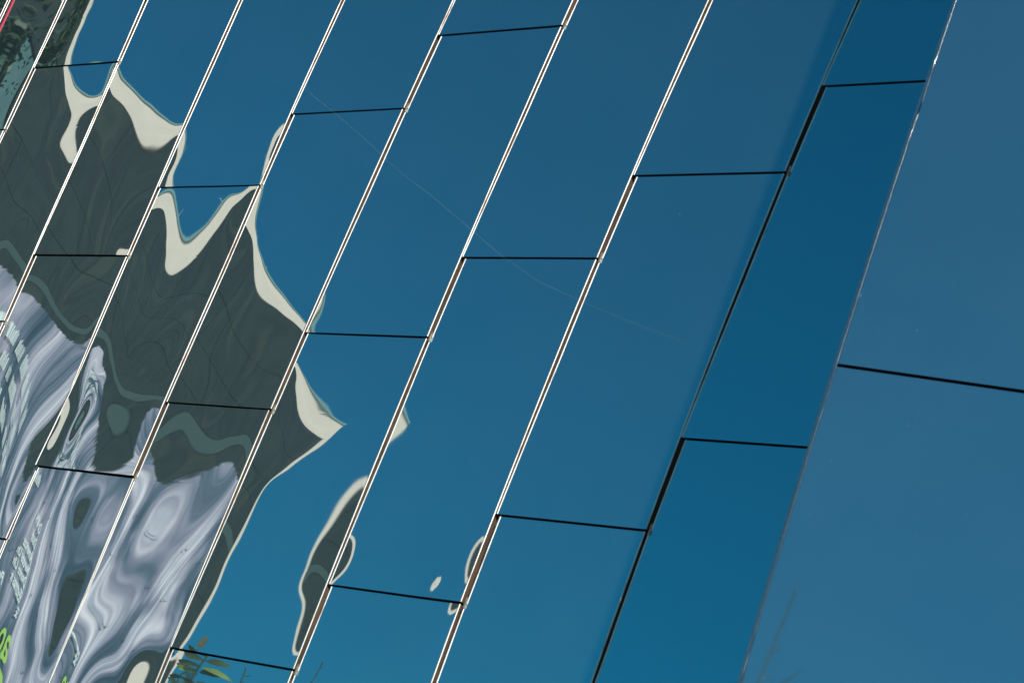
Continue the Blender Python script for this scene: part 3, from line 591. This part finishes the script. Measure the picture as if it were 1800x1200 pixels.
def panel(i, v0):
    near = 0 <= i <= 8 and v0 + 1 > -1.35 and v0 < 1.3
    n, m = (48, 120) if (i, v0) in WARP else ((30, 60) if near else (6, 12))
    bb = np.concatenate([np.linspace(0.0, .2499, m // 4), np.linspace(.2501, 1, m - m // 4)])
    bb = np.clip(bb, .0035, .9965)
    v = v0 + bb
    xl = line_x(i, v) + gap(bb)
    xr = line_x(i + 1, v)
    aa = np.linspace(0, 1, n + 1)
    X = xl[:, None] + (xr - xl)[:, None] * aa[None, :]
    Y = -(v * PH)[:, None] + 0 * X
    Ab = bspl(((X - (i - 5) * PW) / PW).ravel(), NA)
    Bb = bspl(np.repeat(bb, n + 1), NB)
    Z = np.einsum('pi,ij,pj->p', Ab, coef((i, v0)), Bb).reshape(X.shape)
    vs = [V(X[r, c], Y[r, c], Z[r, c]) for r in range(len(bb)) for c in range(n + 1)]
    w_ = n + 1
    fs = [(r * w_ + c, (r + 1) * w_ + c, (r + 1) * w_ + c + 1, r * w_ + c + 1) for r in range(len(bb) - 1) for c in range(n)]
    mi = [0] * len(fs)
    # folded returns on the four sides, own vertices so that the face stays crisp
    R = len(bb)
    loops = [[r * w_ + n for r in range(R)], [r * w_ for r in range(R)][::-1], [c for c in range(w_)], [(R - 1) * w_ + c for c in range(w_)][::-1]]
    for q, lp in enumerate(loops):
        if q > 1: lp = lp[::max(1, n // 6)]
        b0 = len(vs)
        for k in lp:
            p = vs[k]
            vs.append(p.copy())
            vs.append(Vector((p.x, p.y + .028, p.z)))
        for k in range(len(lp) - 1):
            fs.append((b0 + 2 * k, b0 + 2 * k + 2, b0 + 2 * k + 3, b0 + 2 * k + 1))
            mi.append(1 if q < 2 else 2)
    me = mesh('mirror_panel', vs, fs, True, mi)
    o = link('mirror_panel', me, [M_MIRROR, M_RETURN, M_BLACK], tower)
    # bright folded edge beads
    if i >= -5:
        for side in (0, 1):
            c_ = 0 if side == 0 else n
            dark = False
            st = max(1, R // 40)
            for lo, hi in (((0, m // 4), (m // 4, R)) if side == 0 else ((0, R),)):
                idx = sorted(set(list(range(lo, hi, st)) + [hi - 1]))
                rad = .0031
                ev, ef = [], []
                K = 7
                for r in idx:
                    for k in range(K):
                        an = math.pi * (k / (K - 1) - .5)
                        ev.append(V(X[r, c_] + (rad * math.sin(an)), Y[r, c_], Z[r, c_] + rad * .9 * math.cos(an) - .0005))
                for k in range(len(idx) - 1):
                    for j in range(K - 1):
                        ef.append((k * K + j, (k + 1) * K + j, (k + 1) * K + j + 1, k * K + j + 1))
                e = mesh('edge_strip', ev, ef, True)
                link('edge_strip', e, M_EDGE, o)
        # small fixing clip where the lap ends
        if True:
            y = -(v0 + .262) * PH
            x = float(line_x(i, v0 + .262)) + .020
            parts = [box_data(V(x - .003, y, -.004), Vector((.006, 0, 0)), Vector((0, 0, .024)), Vector((0, -.008, 0))),
                     box_data(V(x - .0085, y + .022, -.006), Vector((.007, 0, 0)), Vector((0, 0, .010)), Vector((0, -.006, 0)))]
            cv, cf = join(parts)
            link('clip', mesh('clip', cv, cf), M_CLIP, o)
    return o


for i in range(-8, 11):
    fr = (1.25 - .25 * i) % 1.0          # lap offset of this column
    for k in range(-4, 4):
        v0 = round(k + fr, 2)
        if v0 < -3.2 or v0 > 3.1: continue
        panel(i, v0)

# backing behind the sheets, seen through the open joints
bv, bf = box_data(V(-6.0, -GY + .4, -.030), Vector((9.6, 0, 0)), Vector((0, 0, GY + 3.0)), Vector((0, .05, 0)))
link('backing_wall', mesh('backing_wall', bv, bf), M_BACK, tower)
# dark seal strips in the joints between columns
for i in range(-7, 10):
    sv, sf = [], []
    vv = np.linspace(-3, 3.4, 60)
    for v in vv:
        x = float(line_x(i, v))
        sv += [V(x + .003, -v * PH, -.016), V(x + .0075, -v * PH, -.014)]
    for k in range(len(vv) - 1):
        sf.append((2 * k, 2 * k + 2, 2 * k + 3, 2 * k + 1))
    link('joint_seal', mesh('joint_seal', sv, sf), M_GASKET if i < 8 else M_BLACK, tower)
sv, sf = [], []
for v in np.linspace(-1.6, -.6, 20):
    x = float(line_x(0, v)) + .047
    sv += [V(x, -v * PH, .0035), V(x + .005, -v * PH, .0035), V(x, -v * PH, -.02), V(x + .005, -v * PH, -.02)]
for k in range(19):
    a = 4 * k
    sf += [(a, a + 4, a + 5, a + 1), (a + 1, a + 5, a + 7, a + 3), (a, a + 2, a + 6, a + 4)]
link('red_seal', mesh('red_seal', sv, sf), M_RED, tower)

# projecting corner bay: a dusty metal box standing proud of the wall; its leaning edge shades the last columns
BAY_Z, TURN2 = 1.08, math.radians(11.29)
cd = Vector((math.cos(TURN2), math.sin(TURN2), 0))
cn = Vector((cd.y, -cd.x, 0))


def bay_x(y):
    yc = min(y, .35)
    return BAY_A + BAY_B * yc + BAY_C * yc * yc - .022 * (y - yc)


JOINT_Y = -.5408
for k in range(-3, 5):
    n, m = 36, 36
    aa = (np.linspace(0, 1, n + 1) ** 2.2) * 1.9
    bb = np.linspace(.0035, .9965, m)
    y0 = JOINT_Y + k * PH
    g = coef((9, k))
    vs, fs = [], []
    for b in bb:
        y = y0 - b * PH
        if y < -GY + .15: y = -GY + .15
        for a in aa:
            h = float(bspl(np.array([a / 1.9]), NA)[0] @ g @ bspl(np.array([b]), NB)[0]) * .4
            r_ = .009
            dip = r_ - math.sqrt(max(0.0, r_ * r_ - max(0.0, r_ - a) ** 2))
            vs.append(V(bay_x(y), y, BAY_Z) + cd * a + cn * (h - dip))
    for r in range(m - 1):
        for c in range(n):
            q = r * (n + 1) + c
            fs.append((q, q + n + 1, q + n + 2, q + 1))
    o = link('corner_panel', mesh('corner_panel', vs, fs, True), M_CORNER, tower)
    o['label'] = 'wider dusty metal sheet on the projecting corner bay'
# returns of the bay back to the wall, top and underside
ys = np.linspace(-GY + .14, 3.6, 40)
vs, fs = [], []
for y in ys:
    x = bay_x(y)
    vs += [V(x, y, BAY_Z - .016), V(x, y, -.02), V(x, y, BAY_Z - .03) + cd * 1.9, V(x + 1.9, y, -.02), V(x, y, BAY_Z - .022) + cd * .004]
for r in range(len(ys) - 1):
    q = 5 * r
    fs += [(q, q + 5, q + 6, q + 1), (q + 2, q + 3, q + 8, q + 7), (q + 4, q + 2, q + 7, q + 9)]
q = 5 * (len(ys) - 1)
fs += [(0, 1, 3, 2), (q, q + 2, q + 3, q + 1)]
link('bay_body', mesh('bay_body', vs, fs), M_BLACK, tower)
# worn folded trim along the leaning edge; its small dents catch the sun
tv, tf = [], []
vv = np.linspace(-2.6, 1.6, 420)
K0, K = 8, 17
rs = np.random.RandomState(3)
ph = rs.uniform(0, 6.28, 6)
for y in vv:
    grp = max(0.0, math.sin(3.1 * y + 2.2) * math.sin(7.3 * y + .8) + .35 * math.sin(19.0 * y))
    wob = .0040 * grp * sum(math.sin(y * f + p) / (1 + .6 * j) for j, (f, p) in enumerate(zip((17, 31, 47, 75, 110, 150), ph)))
    base = V(bay_x(y), y, BAY_Z)
    for k in range(K0):
        t = math.pi * .5 * k / (K0 - 1)
        tv.append(base + cd * (.010 * (1 - math.cos(t))) + cn * (-.010 + .010 * math.sin(t) + .0006))
    for k in range(K - K0):     # small bead beside the fold
        t = math.pi * k / (K - K0 - 1)
        tv.append(base + cd * (.0118 - .0017 * math.cos(t)) + cn * (.0005 + (.0017 + .3 * wob) * math.sin(t)))
for r in range(len(vv) - 1):
    for k in range(K - 1):
        tf.append((r * K + k, r * K + k + 1, (r + 1) * K + k + 1, (r + 1) * K + k))
link('corner_trim', mesh('corner_trim', tv, tf, True, [1 if (q % (K - 1)) >= K0 else 0 for q in range(len(tf))]), [M_TRIM, M_GLINT], tower)
# body of the building behind the cladding, plinth and parapet
bv, bf = join([box_data(V(-6.0, -GY, -.12), Vector((8.0, 0, 0)), Vector((0, 0, GY + 3.15)), Vector((0, 8, 0))),
               box_data(V(-6.0, -GY, -.05), Vector((8.1, 0, 0)), Vector((0, 0, .39)), Vector((0, -.07, 0))),
               box_data(V(-6.0, 3.02, -.10), Vector((8.1, 0, 0)), Vector((0, 0, .16)), Vector((0, -.14, 0)))])
link('building_body', mesh('building_body', bv, bf), M_BLACK, tower)

# ------------------------------------------------------------------ ground
def sheet(name, x0, y0, x1, y1, z, m):
    o = link(name, mesh(name, [Vector((x0, y0, z)), Vector((x1, y0, z)), Vector((x1, y1, z)), Vector((x0, y1, z))], [(0, 1, 2, 3)]), m)
    return tag(o, kind='structure')


sheet('ground', -900, -900, 900, 900, -.12, M_PAVE)
# ------------------------------------------------------------------ the dark building across the square
Q0 = V(*FACADE_CORNER)
FE, FM, UP = D(FACADE_DIR), D(FACADE_NORMAL), Vector((0, 0, 1))


def F(s, t, o=0.0):
    return Q0 + FE * s - UP * t + FM * o


ROOF = Q0.z
opp = empty('dark_office_building', Vector((Q0.x, Q0.y, 0)))
tag(opp, 'dark stone building with pale cream roof fascia mirrored in the metal sheets', 'building')


def fbox(s0, s1, t0, t1, o0, o1):
    return box_data(F(s0, t1, o0), FE * (s1 - s0), UP * (t1 - t0), FM * (o1 - o0))


LEN = 46.0
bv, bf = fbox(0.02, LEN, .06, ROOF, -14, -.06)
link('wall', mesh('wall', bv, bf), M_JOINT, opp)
bv, bf = fbox(0, LEN, .037, .5, -.6, .022)
link('fascia', mesh('fascia', bv, bf), M_CREAM, opp)
bv, bf = fbox(-.01, LEN, 0.0, .036, -.6, .05)
link('roof_flashing', mesh('roof_flashing', bv, bf), M_TEAL, opp)
bv, bf = fbox(0, .35, .502, ROOF, -.5, .022)
link('corner_pier', mesh('corner_pier', bv, bf), M_CREAM, opp)
bv, bf = fbox(.352, LEN, 3.55, 3.76, -.05, .016)
link('string_course', mesh('string_course', bv, bf), M_BAND, opp)
# stone cladding, one slab each
slab_me = {}
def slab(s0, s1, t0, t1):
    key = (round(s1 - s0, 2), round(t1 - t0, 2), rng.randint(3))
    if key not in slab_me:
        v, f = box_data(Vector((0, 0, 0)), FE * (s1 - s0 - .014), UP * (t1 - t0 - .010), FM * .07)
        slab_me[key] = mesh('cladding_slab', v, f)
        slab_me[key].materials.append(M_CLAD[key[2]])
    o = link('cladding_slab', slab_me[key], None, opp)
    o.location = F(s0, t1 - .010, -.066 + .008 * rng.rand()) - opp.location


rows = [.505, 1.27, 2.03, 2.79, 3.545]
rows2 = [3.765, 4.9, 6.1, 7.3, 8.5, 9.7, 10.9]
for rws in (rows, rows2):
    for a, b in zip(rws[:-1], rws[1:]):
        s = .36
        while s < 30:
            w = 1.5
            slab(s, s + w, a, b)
            s += w
# glazing at the near end
for s0 in (20.9, 22.6, 24.3, 26.0):
    for t0 in (1.25, 4.2):
        v, f = fbox(s0, s0 + 1.5, t0, t0 + 2.2, .02, .05)
        w = link('window', mesh('window', v, f), M_TEALGLASS, opp)
        v, f = join([fbox(s0 - .06, s0, t0 - .06, t0 + 2.26, .02, .09), fbox(s0 + 1.5, s0 + 1.56, t0 - .06, t0 + 2.26, .02, .09),
                     fbox(s0, s0 + 1.5, t0 - .06, t0, .02, .09), fbox(s0, s0 + 1.5, t0 + 2.2, t0 + 2.26, .02, .09)])
        link('frame', mesh('frame', v, f), M_JOINT, w)
# pale rendered bay low on the facade beside the corner
bv, bf = fbox(1.2, 3.35, 7.68, ROOF, -.05, .05)
link('pale_bay', mesh('pale_bay', bv, bf), M_CREAM, opp)
# slim masts on the roof edge
for s, h in ((13.3, .26), (10.7, .24), (8.4, .16)):
    pv, pf = tube([F(s, .02, -.1), F(s + .12, -h, -.1)], [.014, .008], 6)
    o = link('roof_mast', mesh('roof_mast', pv, pf), M_POLE, opp)

# ------------------------------------------------------------------ banner hung on the dark building
def banner_mat():
    m, nt, b = mat('printed_banner')
    base = ramp(nt, noise(nt, .55, 3, .5, stretch=(1, 1, .7)), [(.38, (.06, .09, .125)), (.46, (.16, .18, .235)), (.53, (.42, .355, .425)), (.64, (.80, .685, .73))])
    st = ramp(nt, noise(nt, 2.6, 4, .6, stretch=(1, 1, .10)), [(.34, (.42, .48, .56)), (.66, (1.1, 1.1, 1.1))])
    mx = nt.nodes.new('ShaderNodeMix')
    mx.data_type = 'RGBA'
    mx.blend_type = 'MULTIPLY'
    mx.inputs[0].default_value = 1
    nt.links.new(base, mx.inputs[6])
    nt.links.new(st, mx.inputs[7])
    fine = ramp(nt, noise(nt, 9.0, 5, .65, stretch=(1, 1, .035)), [(.36, (.52, .58, .64)), (.52, (1, 1, 1)), (.62, (1.0, 1.0, 1.0)), (.68, (1.35, 1.4, 1.35))])
    m2 = nt.nodes.new('ShaderNodeMix')
    m2.data_type = 'RGBA'
    m2.blend_type = 'MULTIPLY'
    m2.inputs[0].default_value = 1
    nt.links.new(mx.outputs[2], m2.inputs[6])
    nt.links.new(fine, m2.inputs[7])
    nt.links.new(m2.outputs[2], b.inputs['Base Color'])
    b.inputs['Roughness'].default_value = .55
    return m


ban = empty('event_banner', F(12, 9.9, .1))
tag(ban, 'large blue and lilac printed banner with white lettering hung on the dark building', 'banner')
nS, nT = 200, 40
S0, S1, T0, T1 = 4.6, 19.5, 4.05, 10.8
vs, fs = [], []
for j in range(nT + 1):
    t = T0 + (T1 - T0) * j / nT
    for i in range(nS + 1):
        s = S0 + (S1 - S0) * i / nS
        k = math.exp(-(t - T0) / .5)
        o = .11 + .020 * math.sin(s * 3.1 + .4 * t) + .012 * math.sin(s * 7.7 + 1) + k * (.022 * math.sin(s * 17.0) + .015 * math.sin(s * 29.0 + 2))
        vs.append(F(s, t, o))
for j in range(nT):
    for i in range(nS):
        q = j * (nS + 1) + i
        fs.append((q, q + nS + 1, q + nS + 2, q + 1))
link('banner_sheet', mesh('banner_sheet', vs, fs, True), banner_mat(), ban)


def lettering(txt, s, t, size, m, name='lettering'):
    cu = bpy.data.curves.new('lettering', 'FONT')
    cu.body = txt
    cu.size = size
    cu.extrude = .002
    cu.offset = size * .018
    cu.resolution_u = 3
    tmp = bpy.data.objects.new('lettering', cu)
    COL.objects.link(tmp)
    bpy.context.view_layer.update()
    me = bpy.data.meshes.new_from_object(tmp.evaluated_get(bpy.context.evaluated_depsgraph_get()))
    bpy.data.objects.remove(tmp)
    me.transform(Matrix.Diagonal((1.55, 1, 1, 1)))
    # text frame: right = FE, up = UP, out = FM
    mm = Matrix((FE, UP, FM)).transposed().to_4x4()
    mm.translation = F(s, t, .165)
    me.transform(mm)
    me.materials.clear()
    return link(name, me, m, ban)


for txt, s, t, z in (('Op & N', 10.4, 6.80, .24), ('Disco', 10.4, 7.05, .24), ('Americas', 10.4, 7.30, .26), ('Mercos Un', 10.4, 7.54, .26), ('Dvanco Un', 10.4, 7.78, .26),
                     ('EExtmas n', 10.4, 8.02, .26), ('Pq', 12.6, 8.25, .26), ('SE', 9.9, 8.28, .3)):
    lettering(txt, s, t, z, M_WHITE)
lettering('ao', 9.5, 9.1, 1.0, M_LIME)
lettering('O', 9.1, 10.1, 1.2, M_LIME)
# rows of small white print too fine to read
for t, s0, s1 in ((4.75, 12.6, 18.5), (5.15, 13.4, 17.5), (5.55, 12.8, 18.0), (5.95, 13.6, 17.0), (6.3, 12.9, 18.0)):
    pv = []
    s = s0
    while s < s1:
        for q in range(random.randint(4, 9)):
            w = random.uniform(.03, .07)
            pv.append(fbox(s, s + w, t - random.uniform(.18, .26), t, .155, .158))
            s += w + .05
        s += .3
    v, f = join(pv)
    link('small_print', mesh('small_print', v, f), M_WHITE, ban)
# crescent wind slits cut in the sheet
cv, cf = [], []
for k in range(9):
    an = math.pi * (k / 8)
    cv += [-UP * (.11 * math.sin(an)) + FE * (.16 * math.cos(an)), -UP * (.085 * math.sin(an)) + FE * (.16 * math.cos(an))]
for k in range(8):
    cf.append((2 * k, 2 * k + 2, 2 * k + 3, 2 * k + 1))
slit_me = mesh('wind_slit', cv, cf)
slit_me.materials.append(M_SLIT)
for a in range(8):
    for b in range(4):
        o = link('wind_slit', slit_me, None, ban)
        o.location = F(5.6 + 1.75 * a + .6 * (b % 2), 5.0 + 1.25 * b, .172) - ban.location

# ------------------------------------------------------------------ trees
def leaf_data(base, d, n, L, Wd, curl=.25):
    d = d.normalized()
    side = d.cross(n).normalized()
    n = side.cross(d)
    prof = [(0, .02), (.15, .55), (.4, 1), (.7, .75), (.9, .3), (1, .0)]
    vs = []
    for u, w in prof:
        c = base + d * (L * u) - n * (curl * L * u * u)
        vs += [c - side * (Wd * w * .5) + n * (.12 * Wd * w), c, c + side * (Wd * w * .5) + n * (.12 * Wd * w)]
    fs = []
    for k in range(len(prof) - 1):
        a = 3 * k
        fs += [(a, a + 1, a + 4, a + 3), (a + 1, a + 2, a + 5, a + 4)]
    return vs, fs


def branchy(start, d, L, r, depth, out, tips):
    pts, rad = [start], [r]
    p, d = start.copy(), d.normalized()
    n = 6
    for k in range(n):
        d = (d + Vector((random.gauss(0, .10), random.gauss(0, .10), .05))).normalized()
        p = p + d * (L / n)
        pts.append(p.copy())
        rad.append(r * (1 - .65 * (k + 1) / n))
        if depth > 0 and k >= 2:
            nd = (d + Vector((random.gauss(0, .8), random.gauss(0, .8), random.gauss(.1, .3)))).normalized()
            branchy(p.copy(), nd, L * .62, rad[-1] * .7, depth - 1, out, tips)
    tips += pts[2:]
    out.append(tube(pts, rad, 6))


tp = V(*TREE_AT)
tree = empty('street_tree', Vector((tp.x, tp.y, 0)))
tag(tree, 'tall leafy street tree in front of the dark building at far left of the reflection', 'tree')
wood, tips = [], []
base = Vector((tp.x, tp.y, -.12))
trunk_pts = [base + Vector((.1 * math.sin(k), .1 * math.cos(k * 1.3), k * 1.75)) for k in range(10)]
wood.append(tube(trunk_pts, [.30 - .018 * k for k in range(10)], 10))
for k in range(6, 10):
    for q in range(2):
        a = random.uniform(0, 6.28)
        branchy(trunk_pts[k].copy(), Vector((math.cos(a), math.sin(a), .5)), 2.6, .09, 1, wood, tips)
v, f = join(wood)
link('trunk', mesh('trunk', v, f, True), M_BARK, tree)
for mi_ in range(2):
    lv = []
    for k in range(14000):
        p = random.choice(tips) + Vector((random.gauss(0, .45), random.gauss(0, .45), random.gauss(0, .4)))
        d = Vector((random.gauss(0, 1), random.gauss(0, 1), random.gauss(-.3, .6)))
        n_ = Vector((random.gauss(0, .6), random.gauss(0, .6), 1))
        d.normalize()
        sd_ = d.cross(n_).normalized()
        L = random.uniform(.10, .18)
        lv.append(([p, p + d * L * .5 + sd_ * L * .28, p + d * L, p + d * L * .5 - sd_ * L * .28], [(0, 1, 2, 3)]))
    v, f = join(lv)
    link('crown', mesh('crown', v, f), M_TREE[mi_], tree)

# young leafy tree close to the mirror wall; only its tip shows in the lowest sheets
top = V(-6.335, .175, 4.565)
root = Vector((top.x - .25, top.y + .15, -.12))
sap = empty('young_tree', root)
tag(sap, 'young leafy shoot whose tip shows at the lower edge of the mirrored sky', 'tree')
pts = [root.lerp(top, k / 14) + Vector((.05 * math.sin(k * .9), .04 * math.cos(k * 1.1) - .04, 0)) * (1 - k / 14) for k in range(15)]
tips = []
wood = [tube(pts, [.018 - .00112 * k for k in range(15)], 8)]
for k in (8, 9, 10, 11, 12):
    for q in range(2):
        a = random.uniform(0, 6.28)
        branchy(pts[k].copy(), Vector((math.cos(a), math.sin(a), .8)), .55, .010, 0, wood, tips)
v, f = join(wood)
link('trunk', mesh('trunk', v, f, True), M_STEM, sap)
leaves = {0: [], 1: [], 2: []}
for k in range(60):
    p = random.choice(tips)
    d = Vector((random.gauss(0, 1), random.gauss(0, 1), random.gauss(0, .4)))
    leaves[random.choice([0, 1, 1])].append(leaf_data(p, d, Vector((random.gauss(0, .3), random.gauss(0, .3), 1)), random.uniform(.06, .10), .035))
# the last leaves stand up from the tip and turn their faces to the light over the wall
face = Vector((.77, .58, -.10)).normalized()
across = UP.cross(face).normalized()
for h, a, L, c in ((-.02, .5, .06, 1), (-.045, 2.75, .085, 1), (-.05, .35, .08, 1), (-.085, 3.0, .10, 0), (-.085, .15, .085, 1), (-.115, 2.5, .09, 1), (-.13, .6, .10, 0),
                   (-.16, 3.3, .10, 1), (-.17, -.2, .10, 1), (-.22, 2.8, .1, 0), (-.23, .3, .1, 1)):
    d = across * math.cos(a) + UP * math.sin(a) + face * random.uniform(-.25, .25)
    n_ = face + Vector((random.gauss(0, .3), random.gauss(0, .3), random.gauss(.15, .3)))
    leaves[c].append(leaf_data(top + UP * h, d, n_, L, L * .42))
leaves[2].append(leaf_data(top, UP - across * .12, face + across * .5, .10, .034, -.12))
for c in leaves:
    v, f = join(leaves[c])
    link('leaf_cluster', mesh('leaf_cluster', v, f, True), M_LEAF[c], sap)

# bare shrub beside it, thin twigs only
for nm, tx, lab in (('bare_shrub', V(-5.69, .31, 4.60), 'bare upright twig with one side shoot mirrored near the bottom edge'),
                    ('bare_shrub', V(-6.07, .15, 4.55), 'thin curving bare twig mirrored beside the leafy shoot'),
                    ('bare_shrub', V(1.925, .06, 4.615), 'slender dark twig mirrored faintly low in the corner bay')):
    rt = Vector((tx.x + random.uniform(-.1, .1), tx.y + .1, -.12))
    sh = empty(nm, rt)
    tag(sh, lab, 'shrub', 'bare shrubs in front of the mirror wall')
    w = []
    pts = [rt.lerp(tx, k / 10) + Vector((.03 * math.sin(k), .03 * math.cos(k * .7), 0)) * (1 - k / 10) for k in range(11)]
    w.append(tube(pts, [.014 - .0011 * k for k in range(11)], 6))
    for k in (7, 8, 8, 9, 9, 9):
        e = pts[k] + Vector((random.gauss(0, .18), random.gauss(0, .18), random.uniform(.02, .18)))
        w.append(tube([pts[k], pts[k].lerp(e, .5) + Vector((0, 0, .01)), e], [.005, .004, .0015], 5))
    for k in range(8):
        q = pts[10].lerp(pts[9], k / 10)
        e = q + Vector((random.gauss(0, .02), random.gauss(0, .02), .015))
        w.append(tube([q, e], [.003, .001], 4))
    v, f = join(w)
    link('twig', mesh('twig', v, f, True), M_STEM, sh)

# a single spider thread drifting across the sheets
TH = [(-0.60, 0.900), (-0.543, 0.862), (-0.352, 0.78), (-0.101, 0.665), (0.105, 0.563), (0.328, 0.47), (0.586, 0.353),
      (0.762, 0.272), (0.988, 0.184), (1.257, 0.111), (1.483, 0.054), (1.683, 0.012)]
tp_ = [V(x, y, .012 + .002 * math.sin(k * 2.0)) for k, (x, y) in enumerate(TH)]
v, f = tube(tp_, [.00009] * len(tp_), 5)
o = link('spider_thread', mesh('spider_thread', v, f, True), plain('spider_silk', (.5, .55, .58), .5, 0, .5, 30))
tag(o, 'faint spider thread slanting across the upper middle metal sheets', 'spider thread')
